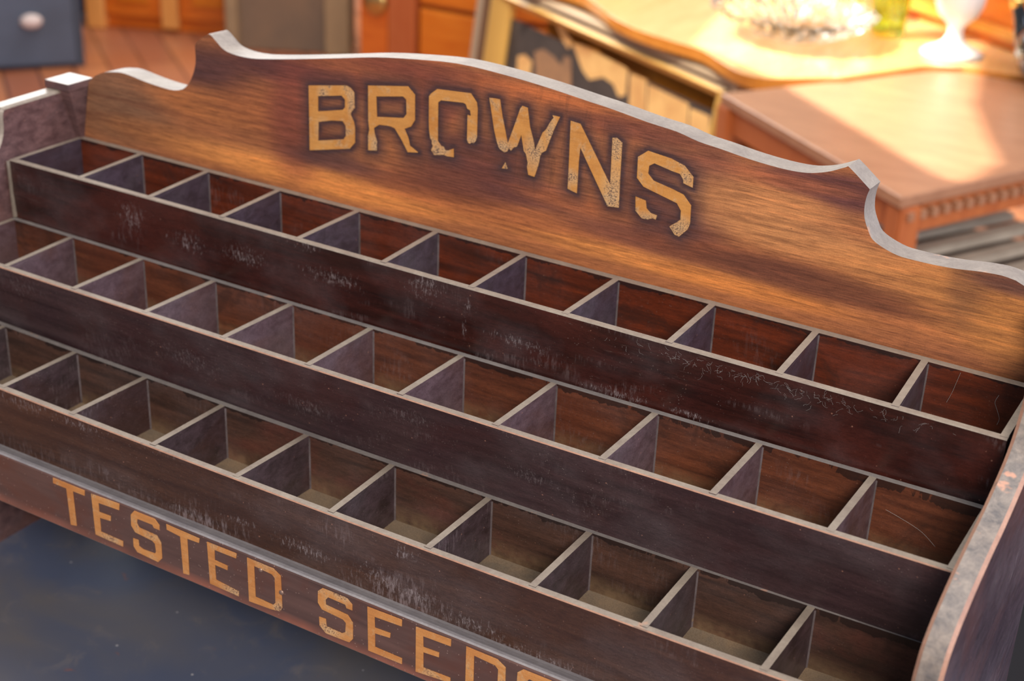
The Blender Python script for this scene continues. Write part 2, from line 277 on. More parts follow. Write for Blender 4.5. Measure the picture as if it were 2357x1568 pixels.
STAINS= [(0.51, 0.46, 0.7, 0.35, (105, 84, 68), 0.8), (1.94, 1.06, 0.55, 0.22, (70, 48, 50), 1.1), (2.88, 1.29, 0.6, 0.14, (75, 48, 50), 1), (1.93, 0.72, 0.7, 0.16, (160, 105, 62), 0.9), (2.65, 0.83, 0.5, 0.2, (150, 95, 60), 0.8), (0.96, 0.25, 0.5, 0.1, (150, 100, 62), 0.6), (1.6, 0.22, 1, 0.12, (140, 95, 60), 0.6), (2.64, 0.19, 1.1, 0.12, (200, 138, 78), 1), (3.57, 0.16, 1.1, 0.11, (200, 135, 72), 1), (4.34, 0.21, 1.0, 0.1, (196, 132, 72), 0.8), (3.11, 0.8, 0.3, 0.5, (115, 65, 55), 0.9), (4.09, 1.47, 1.1, 0.1, (135, 80, 58), 0.8), (4.81, 1.55, 0.8, 0.09, (110, 62, 52), 0.8), (3.88, 1.26, 0.6, 0.1, (105, 60, 52), 0.8), (4.66, 0.37, 0.7, 0.1, (120, 72, 52), 0.8), (5.27, 0.55, 0.7, 0.16, (95, 58, 50), 0.9), (6.05, 0.58, 0.6, 0.1, (85, 55, 58), 0.8), (5.35, 0.83, 0.6, 0.16, (85, 52, 52), 0.8), (5.93, 1.54, 0.7, 0.07, (175, 105, 62), 0.9), (6.73, 1.39, 0.6, 0.08, (150, 88, 58), 0.7), (7.08, 1.42, 0.6, 0.07, (105, 65, 55), 0.8), (7.62, 1.2, 0.5, 0.07, (170, 105, 62), 0.8), (5.64, 0.27, 1.0, 0.09, (165, 103, 62), 0.7), (6.48, 0.59, 0.6, 0.08, (165, 102, 62), 0.7), (6.5, 0.33, 0.8, 0.09, (160, 100, 62), 0.6), (7.21, 0.19, 1.1, 0.07, (205, 140, 76), 1), (8.18, 0.17, 0.9, 0.07, (190, 125, 66), 0.9), (7.05, 0.41, 0.6, 0.08, (95, 60, 55), 0.7), (7.5, 0.81, 0.45, 0.35, (80, 50, 52), 0.9), (7.81, 1.04, 0.25, 0.3, (100, 65, 58), 0.8), (8.28, 0.94, 0.8, 0.2, (172, 124, 80), 1), (8.72, 0.72, 0.8, 0.12, (178, 130, 84), 0.8), (7.93, 0.41, 0.6, 0.07, (165, 95, 55), 0.7), (8.77, 0.4, 1.3, 0.1, (92, 58, 46), 1), (9.56, 0.4, 0.7, 0.08, (105, 66, 46), 0.8), (8.84, 1.26, 0.55, 0.09, (78, 48, 52), 1.1), (9.11, 1.24, 0.3, 0.12, (80, 50, 52), 1), (8.64, 1.24, 0.5, 0.05, (160, 100, 65), 0.6), (9.71, 0.64, 0.7, 0.14, (172, 122, 74), 0.9), (10.28, 0.55, 0.5, 0.3, (160, 112, 64), 0.8), (10.18, 0.68, 0.15, 0.25, (95, 68, 50), 0.6), (10.59, 0.39, 0.3, 0.3, (165, 115, 62), 0.7), (10.55, 0.77, 0.3, 0.07, (80, 55, 52), 0.9), (3.57, 0.42, 0.5, 0.08, (80, 55, 55), 0.8), (4.83, 1.25, 0.25, 0.15, (110, 60, 55), 0.7)]

# ------------------------------------------------------------------ materials
M = {}
SPOTS_A = [(0.1441, 0.3475, 0.03, 0.02), (0.2059, 0.3386, 0.035, 0.016), (0.266, 0.3415, 0.05, 0.014), (0.3533, 0.3444, 0.05, 0.012), (0.4424, 0.3597, 0.03, 0.02), (0.4795, 0.3552, 0.006, 0.012), (0.4771, 0.3333, 0.004, 0.018), (0.5265, 0.3363, 0.05, 0.008), (0.6061, 0.3191, 0.05, 0.006), (0.6636, 0.3193, 0.03, 0.006), (0.3284, 0.3676, 0.03, 0.01)]
SPOTS_B = [(0.0948, 0.3008, 0.05, 0.02), (0.2775, 0.285, 0.06, 0.02), (0.3916, 0.278, 0.05, 0.016), (0.4886, 0.3007, 0.05, 0.012), (0.5853, 0.2836, 0.04, 0.012)]
SPOTS_C = [(0.1797, 0.2502, 0.05, 0.01), (0.2352, 0.2503, 0.05, 0.008), (0.302, 0.2585, 0.04, 0.01), (0.2383, 0.1999, 0.04, 0.01), (0.2834, 0.1999, 0.05, 0.009), (0.3446, 0.21, 0.05, 0.009), (0.3945, 0.2203, 0.03, 0.006), (0.5163, 0.2187, 0.04, 0.014), (0.5449, 0.2157, 0.05, 0.012), (0.5865, 0.2113, 0.06, 0.01), (0.6334, 0.2063, 0.06, 0.008), (0.4493, 0.2185, 0.05, 0.01), (0.534, 0.2464, 0.02, 0.012)]
WEAR_BIG = [(0.2783, 0.4264, 0.008, 0.01), (0.2779, 0.4574, 0.006, 0.006), (0.3066, 0.4535, 0.004, 0.012), (0.3332, 0.4261, 0.006, 0.01), (0.3919, 0.4305, 0.01, 0.008), (0.4236, 0.4438, 0.006, 0.007), (0.4511, 0.4464, 0.012, 0.006), (0.4787, 0.4478, 0.01, 0.014), (0.4908, 0.4671, 0.005, 0.012), (0.5467, 0.4663, 0.008, 0.014), (0.5476, 0.4281, 0.01, 0.024), (0.5112, 0.4346, 0.009, 0.006), (0.6025, 0.415, 0.014, 0.01), (0.5769, 0.4166, 0.01, 0.005), (0.6042, 0.4534, 0.006, 0.006)]
WEAR_SMALL = [(0.3879, 0.2394, 0.012, 0.004), (0.2768, 0.1715, 0.012, 0.004), (0.3981, 0.1714, 0.012, 0.004), (0.4276, 0.2069, 0.012, 0.004), (0.4399, 0.173, 0.006, 0.006), (0.4956, 0.2054, 0.012, 0.004), (0.484, 0.1723, 0.01, 0.006), (0.3391, 0.16, 0.006, 0.01)]
M['faceA'] = dark_wood('stained_front_board', (26, 11, 10), (58, 26, 22), (76, 36, 30), dust=.6, scuff=.25, rough=.28, off=(0, 1, 2), spots=SPOTS_A, spot_mix=.5)
M['faceB'] = dark_wood('worn_front_board', (42, 28, 32), (66, 47, 50), (60, 30, 30), dust=.75, scuff=.2, rough=.42, off=(4, 2, 7), spots=SPOTS_B, spot_mix=.22)
M['faceC'] = dark_wood('scuffed_front_board', (48, 28, 22), (74, 48, 36), (62, 38, 30), dust=.7, scuff=.45, rough=.45, off=(9, 5, 1), scuff_z=(.205, .222), spots=SPOTS_C, spot_mix=.5)
M['panel'] = dark_wood('side_panel_wood', (70, 48, 50), (112, 84, 84), (116, 76, 66), dust=.6, scuff=.3, rough=.42, off=(2, 8, 3))  # lightened to make up for the little light reaching the left panel
M['panel_right'] = dark_wood('side_panel_wood_shaded', (36, 28, 36), (60, 48, 58), (74, 46, 46), dust=.5, scuff=.3, rough=.4, off=(5, 1, 3))  # darkened copy of the panel wood, offsets front light on the outer face
M['under'] = dark_wood('shelf_underside', (26, 18, 18), (44, 30, 28), (40, 26, 24), dust=.2)
def cell_wall(name, ztop, zbot, dark, mid, patch, off):
    m = dark_wood(name, dark, mid, patch, dust=.35, scuff=.12, patch_lo=.52, rough=.46, off=off)
    t = NT.__new__(NT); t.m = m; t.t = m.node_tree; t.b = t.t.nodes['Principled BSDF']; t._co = None
    src = t.b.inputs['Base Color'].links[0].from_socket
    z = t.sep()[2]
    n = t.noise((22, 22, 7), 5, .7, 1.2, loc=off)
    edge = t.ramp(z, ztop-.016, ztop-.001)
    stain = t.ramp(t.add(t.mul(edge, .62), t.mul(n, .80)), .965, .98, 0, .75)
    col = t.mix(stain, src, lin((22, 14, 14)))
    low = t.ramp(z, zbot+.016, zbot)
    n2 = t.noise((90, 90, 90), 3, .7)
    col = t.mix(t.mul(low, t.ramp(n2, .3, .6, .1, .6)), col, lin((126, 106, 80)))
    b = t.noise((14, 14, 14), 5, .65, 1.0, loc=(off[1], 3, off[0]))
    col = t.mix(t.ramp(b, .56, .64, 0, .4), col, lin((34, 22, 20)))
    t.put(t.b.inputs['Base Color'], col); return m
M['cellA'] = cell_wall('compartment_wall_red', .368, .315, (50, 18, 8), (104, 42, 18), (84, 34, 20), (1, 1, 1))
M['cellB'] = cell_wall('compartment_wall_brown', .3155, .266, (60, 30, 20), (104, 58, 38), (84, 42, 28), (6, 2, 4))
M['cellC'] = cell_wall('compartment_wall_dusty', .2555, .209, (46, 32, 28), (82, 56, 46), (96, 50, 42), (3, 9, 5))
M['divA'] = dark_wood('divider_wood_top_row', (50, 42, 50), (74, 64, 78), (56, 38, 40), dust=.6, rough=.34, off=(1, 5, 5), spec=.7)  # purple tint of all three divider woods stands in for reflected sky light
M['divB'] = dark_wood('divider_wood_middle_row', (66, 50, 56), (98, 80, 88), (82, 54, 48), dust=.7, rough=.36, off=(7, 5, 2), spec=.7)
M['divC'] = dark_wood('divider_wood_bottom_row', (42, 32, 34), (72, 58, 64), (62, 40, 36), dust=.7, scuff=.25, rough=.38, off=(4, 4, 8), spec=.6)
def dusty_floor():
    t = NT('dusty_compartment_floor')
    n = t.noise((30, 30, 30), 4, .65, .4); f = t.noise(900, 2, .6)
    col = t.mix(t.ramp(n, .35, .68), lin((112, 102, 90)), lin((138, 118, 96)))
    col = t.mix(t.ramp(f, .4, .7, 0, .4), col, lin((84, 70, 54)))
    return t.done(col, .8, .2)
M['cellfloor'] = dusty_floor()
M['corner'] = rim_wood('packed_corner_dust', (92, 84, 90), (48, 38, 38), (112, 94, 72), .44, .8)
M['rim'] = rim_wood('dusty_rim', (144, 135, 123), (120, 108, 99), (166, 132, 112), .48, .45)
M['rimdark'] = rim_wood('grey_rim', (132, 128, 126), (108, 104, 104), (176, 134, 112), .44)
M['arris'] = rim_wood('worn_raw_edge', (170, 130, 108), (146, 106, 88), (112, 96, 86), .42, .6)
M['paneltop'] = rim_wood('mottled_panel_edge', (138, 128, 120), (66, 66, 72), (196, 142, 116), .42, .5, 90)

# ------------------------------------------------------------------ the seed display rack
rack = root('seed_display_rack', 'stained wooden seed packet display rack with three stepped rows of compartments and yellow lettering', 'display rack', (0, 0, TZ))
def V(x, y, z): return Vector((x*S, y*S, z*S + OZ - TZ))
T = .07
def ry(k, i, u=None):
    r = ROWS[k]; u = (i-5.5)/5.5
    return r['y'] + r['q2']*u, r['z'] + r['q0']*u*u + r['q1']*u
DEPTH = [.66, .62, .574]
FB = [(-.80, 0.0), (-1.52, .15), (-2.16, 0.0)]       # bottom of each front board, inward slope
stations = [i*.5 for i in range(0, 22)] + [10.91]
FLOORY = {}
for k, nm in enumerate(('top', 'middle', 'bottom')):
    w = ROWS[k]['w']; h = DEPTH[k]
    zb, sl = FB[k]
    ft = bmesh.new(); bt = bmesh.new(); fl = bmesh.new()
    R1, R2, R3 = [], [], []
    tb = .085 if k == 0 else .062
    for x in stations:
        y, z = ry(k, x); yf = y-w
        c = .009
        R1.append([V(x, yf, z), V(x, yf-T+c, z), V(x, yf-T, z-c), V(x, yf-T+sl, zb), V(x, yf+sl, zb)])
        R2.append([V(x, y, z), V(x, y, z-h-.08), V(x, y+tb, z-h-.08), V(x, y+tb, z)])
        f_in = yf + sl*h/abs(zb-z)
        R3.append([V(x, f_in, z-h), V(x, y, z-h), V(x, y, z-h-.06), V(x, f_in, z-h-.06)])
    face = ('faceA', 'faceB', 'faceC')[k]; cell = ('cellA', 'cellB', 'cellC')[k]
    loft_bm(ft, R1, [1, 2, 0, 0, 3])
    o = from_bm('front_board', ft, [M[face], M['rim'], M['arris'] if k else M['rim'], M[cell]], rack)
    loft_bm(bt, R2, [0, 0, 0, 1])
    from_bm('back_board', bt, [M[cell], M['rim'] if k == 0 else M['rimdark']], rack)
    loft_bm(fl, R3, [0, 0, 0, 0])
    from_bm('tray_floor', fl, [M['cellfloor']], rack)
    # dividers, slotted a little way into the front board
    dm = M[('divA', 'divB', 'divC')[k]]
    def divider(xf, xb, name='divider', th=.062):
        y, z = ry(k, (xf+xb)/2); yf = y-w
        bm = bmesh.new(); rr = []
        f_in = yf + sl*h/abs(zb-z)
        dz = random.uniform(.002, .007)
        for s in (-th/2, th/2):
            zf = ry(k, xf)[1]; zk = ry(k, xb)[1]
            rr.append([V(xf+s, yf-.036, zf+dz), V(xb+s, y, zk+dz*.5), V(xb+s, y, z-h), V(xf+s, f_in, z-h), V(xf+s, yf, zf-.03), V(xf+s, yf-.036, zf-.03)])
        loft_bm(bm, rr, [1, 0, 0, 0, 0, 0])
        # dust packed into the upright corner
        e = .012
        for q in (1,) if name == 'divider' else ():
            X = xb + th/2
            tri = lambda z_: [V(X, y, z_), V(X+e, y, z_), V(X, y-e, z_)]
            for zt, zz in ((-.02, -h),):
                loft_bm(bm, [tri(z+zt), tri(z+(zt+zz)/2), tri(z+zz)], [2, 2, 2])
        return from_bm(name, bm, [dm, M['rim'], M['corner']], rack)
    for i in range(1, 11):
        d = ROWS[k]['div'].get(i); divider(*d)
    x0 = ROWS[k]['div'].get(0, (.02, .02))
    divider(.034, .034, 'end_wall'); divider(10.876, 10.876, 'end_wall')

bm = bmesh.new()
loft_bm(bm, [[V(-.008, -.93, -.01), V(-.008, -1.002, -.01), V(.006, -1.006, -.01), V(.006, -.93, -.01)], [V(-.004, -.93, -.40), V(-.004, -1.002, -.40), V(.008, -1.006, -.40), V(.008, -.93, -.40)], [V(.0, -.93, -.66), V(.0, -1.002, -.66), V(.030, -1.006, -.66), V(.030, -.93, -.66)]])
from_bm('worn_board_end', bm, M['rim'], rack)
# lettered rail with its rounded ledge
rl = bmesh.new(); RR = []
for x in [i*.5-.0 for i in range(0, 22)] + [10.95]:
    dz = 0
    prof = [(-2.99, -2.045), (-3.05, -2.04), (-3.10, -2.025), (-3.15, -2.002), (-3.183, -1.999), (-3.202, -2.006), (-3.21, -2.02), (-3.21, -2.552), (-3.202, -2.566), (-3.16, -2.58), (-2.99, -2.58)]
    RR.append([V(x, a, b) for a, b in prof])
loft_bm(rl, RR, [1, 1, 1, 1, 1, 0, 0, 2, 2, 0, 0])
def rail_mat():
    t = NT('lettered_rail_wood')
    g = t.noise((9, 60, 110), 5, .6, .3)
    col = t.mix(t.ramp(g, .3, .7), lin((74, 54, 50)), lin((98, 72, 66)))
    p = t.noise((13, 9, 16), 4, .6, .6)
    col = t.mix(t.ramp(p, .5, .68, 0, .8), col, lin((92, 54, 42)))
    z = t.sep()[2]
    col = t.mix(t.mul(t.ramp(z, .172, .163), t.ramp(t.noise((20, 20, 20), 3), .35, .65, .2, .8)), col, lin((164, 100, 80)))
    v = t.voro(260).outputs['Distance']
    col = t.mix(t.ramp(v, .13, .07, 0, .5), col, lin((176, 150, 140)))
    return t.done(col, .48, .5)
M['rail'] = rail_mat()
M['ledge'] = rim_wood('dusty_ledge', (136, 134, 138), (112, 110, 116), (168, 146, 136), .5, .45)
rail = from_bm('lettered_rail', rl, [M['rail'], M['ledge'], M['arris']], rack)
for p in rail.data.polygons: p.use_smooth = False

# lettering
def gold(name, hi, lo, wearc, amt, wear):
    t = NT(name)
    n = t.noise((40, 200, 500), 4, .7, .2); b = t.noise((28, 28, 28), 3, .6, .5)
    col = t.mix(t.ramp(b, .35, .68), lin(hi), lin(lo))
    col = t.mix(t.ramp(n, .45, .8, 0, .35), col, lin((118, 74, 38)))
    wn = t.noise((55, 55, 55), 5, .75, .6, loc=(3, 1, 7))
    fine = t.noise((600, 600, 600), 2, .6)
    pale = t.ramp(wn, .52, .62, 0, .55)
    col = t.mix(pale, col, lin((206, 172, 128)))
    worn = t.mul(t.ramp(wn, .56, .66, 0, 1), t.ramp(fine, .48, .56))
    col = t.mix(t.mul(worn, amt), col, lin(wearc))
    ms = t.spots(wear); f2 = t.noise((900, 900, 1500), 3, .7, 0, loc=(2, 2, 2))
    col = t.mix(t.mul(ms, .65), col, lin((206, 176, 136)))
    k = t.mul(t.ramp(t.add(t.mul(f2, .8), t.mul(ms, .10)), .50, .54), t.ramp(ms, .05, .5))
    col = t.mix(k, col, lin(wearc))
    sp_ = t.noise(1100, 2, .6); col = t.mix(t.ramp(sp_, .4, .62, 0, .22), col, (.6, .55, .5, 1), 'MULTIPLY')
    return t.done(col, .5, .4)
M['gold_big'] = gold('yellow_sign_paint', (206, 150, 82), (190, 130, 66), (84, 68, 68), .8, WEAR_BIG)
M['gold_small'] = gold('ochre_sign_paint', (204, 144, 84), (188, 124, 68), (100, 70, 60), .7, WEAR_SMALL)
def letters(parts, holes, place, back, gm, parent, out=.0006):
    bm = bmesh.new()
    hs = list(holes)
    for q, o in enumerate(parts):
        prism_bm(bm, o, hs if q == 0 else [], lambda u, v: place(u, v) - back*out, back*out*.98)
    return from_bm('letter', bm, gm, parent)
t_ = .0427
def hplace(u, v): return V(u, .12 + v*math.sin(t_), v*math.cos(t_))
hback = Vector((0, math.cos(t_), -math.sin(t_)))
# the shaped header board: a mesh cut into a fine grid that carries its stains
HD = [(.0, -1.0), (.0, -.3), (.042, .02), (.095, .35), (.15, .651)] + list(HEADER[1:-1]) + [(10.609, .792), (10.76, .71), (10.83, .60), (10.90, .3), (10.95, -.3), (10.95, -1.0)]
def smooth_outline(P, closed=False):
    out = []
    n = len(P)
    for i in range(n-1):
        p0, p1, p2, p3 = P[max(i-1, 0)], P[i], P[i+1], P[min(i+2, n-1)]
        for s in range(3):
            t = s/3; t2, t3 = t*t, t*t*t
            out.append(tuple(.5*((2*p1[a]) + (-p0[a]+p2[a])*t + (2*p0[a]-5*p1[a]+4*p2[a]-p3[a])*t2 + (-p0[a]+3*p1[a]-3*p2[a]+p3[a])*t3) for a in (0, 1)))
    out.append(P[-1]); return out
core = HD[5:-6]
def find(u, v): return min(range(len(core)), key=lambda i: (core[i][0]-u)**2 + (core[i][1]-v)**2)
cut = [0, find(1.755, 1.285), find(9.222, 1.319), len(core)-1]
sm = []
for a, b in zip(cut, cut[1:]):
    s_ = smooth_outline(core[a:b+1]); sm += s_[:-1]
sm.append(core[-1])
HD = HD[:5] + sm + HD[-6:]
bm = bmesh.new()
prism_bm(bm, HD, [], hplace, hback*(.29*S), (0, 2, 1))
for i in range(1, 275):
    bmesh.ops.bisect_plane(bm, geom=bm.verts[:]+bm.edges[:]+bm.faces[:], plane_co=(i*.04*S, 0, 0), plane_no=(1, 0, 0))
for i in range(0, 84):
    bmesh.ops.bisect_plane(bm, geom=bm.verts[:]+bm.edges[:]+bm.faces[:], plane_co=(0, 0, (i*.02)*S + OZ-TZ), plane_no=(0, 0, 1))
M['header_back'] = grain_wood('header_back_wood', (92, 60, 42), (122, 82, 56), (4, 60, 60), .5)
def header_mat():
    t = NT('faded_header_wood')
    a = t.n('ShaderNodeVertexColor'); a.layer_name = 'stain'
    n1 = t.noise((7, 60, 150), 6, .65, .5); n2 = t.noise((16, 60, 420), 4, .7, .3, loc=(3, 3, 3)); n3 = t.noise((5, 10, 16), 4, .6, .6)
    col = a.outputs[0]
    col = t.mix(t.ramp(n3, .54, .68, 0, .3), col, lin((92, 52, 46)))
    col = t.mix(t.ramp(n1, .52, .7, 0, .5), col, lin((104, 58, 42)))
    col = t.mix(t.ramp(n1, .48, .3, 0, .8), col, (1.45, 1.34, 1.25, 1), 'MULTIPLY')
    fg = t.noise((60, 200, 1100), 4, .75, .2, loc=(8, 1, 4))
    col = t.mix(t.ramp(fg, .5, .66, 0, .75), col, (.5, .44, .44, 1), 'MULTIPLY')
    col = t.mix(t.ramp(fg, .5, .34, 0, .8), col, (1.38, 1.3, 1.22, 1), 'MULTIPLY')
    col = t.mix(t.ramp(n2, .48, .66, 0, .4), col, lin((84, 50, 38)))
    x = t.noise((160, 60, 22), 4, .7, .6, loc=(6, 1, 1))
    m = t.noise((5, 5, 9), 2, .5, 0, loc=(2, 8, 6))
    col = t.mix(t.mul(t.ramp(x, .54, .66), t.ramp(m, .55, .7, 0, .4)), col, lin((66, 48, 42)))
    sp_ = t.noise(1000, 2, .6); col = t.mix(t.ramp(sp_, .4, .62, 0, .3), col, (.6, .55, .55, 1), 'MULTIPLY')
    v = t.voro(50).outputs['Distance']
    col = t.mix(t.ramp(v, .03, .02, 0, .6), col, lin((40, 26, 24)))
    t.bump(n2, .12, .0005)
    return t.done(col, t.ramp(n3, .3, .7, .42, .56), .4)
M['header'] = header_mat()
M['headrim'] = rim_wood('header_edge_wood', (146, 138, 130), (116, 108, 104), (176, 138, 116), .44, .62)
header = from_bm('header_board', bm, [M['header'], M['headrim'], M['header_back']], rack)
def seg_d(px, pz, a, b):
    dx, dz = b[0]-a[0], b[1]-a[1]; L = dx*dx+dz*dz
    t = 0 if L == 0 else max(0, min(1, ((px-a[0])*dx+(pz-a[1])*dz)/L))
    return math.hypot(px-a[0]-t*dx, pz-a[1]-t*dz)
edges_ = []
for ch in BIG.values():
    for l in ch[0]+ch[1]: edges_ += [(l[i], l[(i+1) % len(l)]) for i in range(len(l))]
ca = header.data.color_attributes.new('stain', 'FLOAT_COLOR', 'POINT')
for i, v in enumerate(header.data.vertices):
    u = v.co.x/S; h_ = (v.co.z - (OZ-TZ))/S
    c = [146, 96, 62]
    for (su, sv, ru, rv, col, st) in STAINS:
        d = ((u-su)/(ru*1.25))**2 + ((h_-sv)/(rv*1.35))**2
        if d < 2.6:
            g = min(1, st)*.92*math.exp(-d*d*1.1)
            c = [x*(1-g) + y*g for x, y in zip(c, col)]
    c = [min(255, x*k_) for x, k_ in zip(c, (1.10, 1.06, 1.05))]
    if 3.0 < u < 7.9:
        d = min(seg_d(u, h_, a, b) for a, b in edges_ if abs(a[0]-u) < .6)if any(abs(a[0]-u) < .6 for a, b in edges_) else 9
        g = .50*max(0, min(1, (.17-d)/.13)) + .45*max(0, min(1, (.055-d)/.03))
        c = [x*(1-g)+y*g for x, y in zip(c, (66, 50, 54))]
    ca.data[i].color = lin(c)
m_ = header.modifiers.new('soft_edges', 'BEVEL'); m_.width = .0012; m_.segments = 2; m_.limit_method = 'ANGLE'; m_.angle_limit = math.radians(60)

SHADOW = plain('dark_letter_outline', (52, 42, 46), .5)
for ch, (outs, holes) in BIG.items():
    letters(outs, holes, hplace, hback, M['gold_big'], header)
def rplace(x, z): return V(x, -3.21, z)
for ch, outs, holes in SMALL:
    letters(outs, holes, rplace, Vector((0, 1, 0)), M['gold_small'], rail, .0004)
def nail(x, z, y, r, col, parent, name='nail_head'):
    bm = bmesh.new(); lathe_bm(bm, [(0, 0.0012), (r*.7, .0010), (r, .0003), (r, -.002), (0, -.002)], 14)
    bm.transform(Matrix.Translation(V(x, y, z)) @ Matrix.Rotation(PI/2, 4, 'X'))
    return from_bm(name, bm, col, parent, True)
NAIL = plain('brass_nail', (150, 124, 112), .4, .5, .6)
nail(5.292, -2.112, -3.21, .0019, NAIL, rail); nail(5.52, -2.262, -3.21, .0021, NAIL, rail)
BR = plain('bright_nail', (226, 168, 110), .4, .5, .3)
for (u, z) in ((9.62, -1.13),): nail(u, z, -1.0837-.9395-.07+.15*(abs(z)-.657)/.86-.012, .0012, BR, rack)

# side panels: flat at the back, stepping down along the rows
PROF = [(.10, -4.6), (.10, .45), (.02, .575), (-.10, .585), (-.86, .58), (-.955, .56), (-.985, .47), (-.99, .36), (-1.02, .25), (-1.12, .10), (-1.30, -.03), (-1.57, -.13), (-1.90, -.225), (-2.20, -.28), (-2.50, -.35), (-2.72, -.42), (-2.92, -.50), (-3.09, -.61), (-3.17, -.74), (-3.22, -.90), (-3.26, -1.3), (-3.30, -2.0), (-3.32, -4.6)]
PF = PROF[:3] + smooth_outline(PROF[3:])
for nm, xa, xb in (('left', -.24, -.035), ('right', 10.955, 11.155)):
    bm = bmesh.new()
    n = len(PF); c = .028
    def off(P, d):
        out = []
        for i in range(len(P)):
            if i < 1 or i > len(P)-2: out.append(P[i]); continue
            a = P[i-1]; b = P[i+1]
            tx, tz = b[0]-a[0], b[1]-a[1]; L = math.hypot(tx, tz) or 1
            out.append((P[i][0] - tz/L*d, P[i][1] + tx/L*d))
        return out
    PI_ = off(PF, c)
    rings = [[V(xa, a, b) for a, b in PI_], [V(xa+c, a, b) for a, b in PF], [V(xb-c, a, b) for a, b in PF], [V(xb, a, b) for a, b in PI_]]
    vs = [[bm.verts.new(p) for p in r] for r in rings]
    for q, (ra, rb) in enumerate(zip(vs, vs[1:])):
        for i in range(n):
            j = (i+1) % n
            f = bm.faces.new((ra[i], ra[j], rb[j], rb[i]))
            f.material_index = 0 if i in (n-1,) else (1 if q == 1 else 2)
    f = bm.faces.new(vs[0][::-1]); f.material_index = 0
    f = bm.faces.new(vs[-1]); f.material_index = 0
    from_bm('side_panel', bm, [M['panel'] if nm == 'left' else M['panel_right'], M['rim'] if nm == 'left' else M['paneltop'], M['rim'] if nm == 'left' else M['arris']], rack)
    # tapered corner bracket behind the panel
    s = -1 if nm == 'left' else 1
    f = (lambda x: x) if nm == 'left' else (lambda x: 10.93-x)
    bm = bmesh.new()
    r = [[(f(-.24), -.135, .68), (f(.125), -.135, .68), (f(.125), .24, .68), (f(-.24), .24, .68)],
         [(f(-.24), -.135, .60), (f(.125), -.135, .60), (f(.125), .24, .60), (f(-.24), .24, .60)],
         [(f(-.24), -.115, .585), (f(.115), -.115, .585), (f(.115), .24, .585), (f(-.24), .24, .585)],
         [(f(-.03), .09, -.1), (f(.03), .09, -.1), (f(.03), .24, -.1), (f(-.03), .24, -.1)]]
    loft_bm(bm, [[V(*p) for p in q] for q in r])
    o = from_bm('corner_bracket', bm, [M['panel'], M['rim']], rack)
    for p in o.data.polygons:
        if abs(p.normal.z) > .9 and p.center.z > .3+.1: p.material_index = 1
box('backing_panel', .0, 10.95*S, .13*S, .17*S, .0, .30, M['under'], rack)
box('base_shelf', .0, 10.95*S, -1.9*S, .12*S, .10, .108, M['under'], rack)

# ------------------------------------------------------------------ black trunk under the rack
def trunk_mat():
    t = NT('scuffed_black_paint')
    n = t.noise((5, 5, 5), 4, .6, .6); f = t.noise((30, 30, 30), 5, .7, .8)
    col = t.mix(t.ramp(n, .35, .7), lin((80, 90, 116)), lin((106, 103, 104)))  # blue tone stands in for a reflection, mixed at random with grey
    col = t.mix(t.ramp(f, .56, .72, 0, .35), col, lin((134, 126, 122)))
    v = t.voro(34).outputs['Distance']
    col = t.mix(t.ramp(v, .045, .03, 0, .9), col, lin((176, 178, 184)))
    r_ = t.noise((22, 22, 22), 5, .7, 1.4, loc=(4, 1, 0))
    col = t.mix(t.ramp(r_, .67, .72, 0, .45), col, lin((150, 92, 72)))
    return t.done(col, t.ramp(f, .3, .7, .34, .5), .5)
trunk = root('storage_trunk', 'black painted trunk top with pale specks and scuffs under the seed rack', 'trunk', (.42, -.25, 0))
TM = trunk_mat()
def trbox(name, x0, x1, y0, y1, z0, z1, m, bev=0):
    return box(name, x0-.42, x1-.42, y0+.25, y1+.25, z0, z1, m, trunk, bev)
trbox('lid', -.04, 1.30, -.78, .17, .70, .752, TM, .006)
trbox('body', -.02, 1.28, -.76, .15, .03, .699, TM, .004)
for x in (0, 1.22):
    for y in (-.74, .09): trbox('foot', x, x+.05, y, y+.05, 0, .03, TM)

blk = root('black_filler_box', 'low black box on the floor, added to darken the strip behind the right end of the seed rack', 'chest', (1.15, .60, 0))  # added box that keeps the strip behind the right panel black
BK = plain('matt_black_paint', (16, 15, 20), .75, .2)
box('body', -.40, .40, -.36, .30, 0, .46, BK, blk, .004); box('lid', -.41, .41, -.37, .31, .4601, .50, BK, blk, .005)
# ------------------------------------------------------------------ lint clinging to the rack
LINT = plain('grey_lint', (150, 150, 150), .8)
def fibre_bm(bm, p, n, step, r=.00016, drift=(0, 0, 0)):
    d = Vector((random.uniform(-1, 1), random.uniform(-.4, .1), random.uniform(-.8, .5))).normalized(); pts = [Vector(p)]
    for _ in range(n):
        d = (d + Vector((random.uniform(-.6, .6), random.uniform(-.25, .25), random.uniform(-.6, .6))) + Vector(drift)).normalized()
        q = pts[-1] + d*step
        pts.append(q)
    tube_bm(bm, pts, r, 5)
bm = bmesh.new()
for i in range(150):
    x = random.choice((random.gauss(8.3, .25), random.gauss(8.9, .3), random.gauss(9.6, .4), random.uniform(7.4, 10.6)))
    p = V(x, -1.012 - random.uniform(0, .03), -.045 - abs(random.gauss(0, .05)))
    fibre_bm(bm, (p.x, p.y-.0008, p.z), random.randint(4, 9), .00075, .000035)
for p in bm.verts:
    lim = (-1.003)*S
    if p.co.y > lim: p.co.y = lim
o = from_bm('lint', bm, LINT); o.location = (0, 0, TZ)
tag(o, 'grey lint and hairs clinging under the front rim of the top row', 'lint', kind='stuff')
def hair(pts, r, label):
    bm = bmesh.new(); sm_ = smooth_outline3(pts); tube_bm(bm, sm_, r, 6)
    o = from_bm('hair', bm, LINT); o.location = (0, 0, TZ); tag(o, label, 'hair')
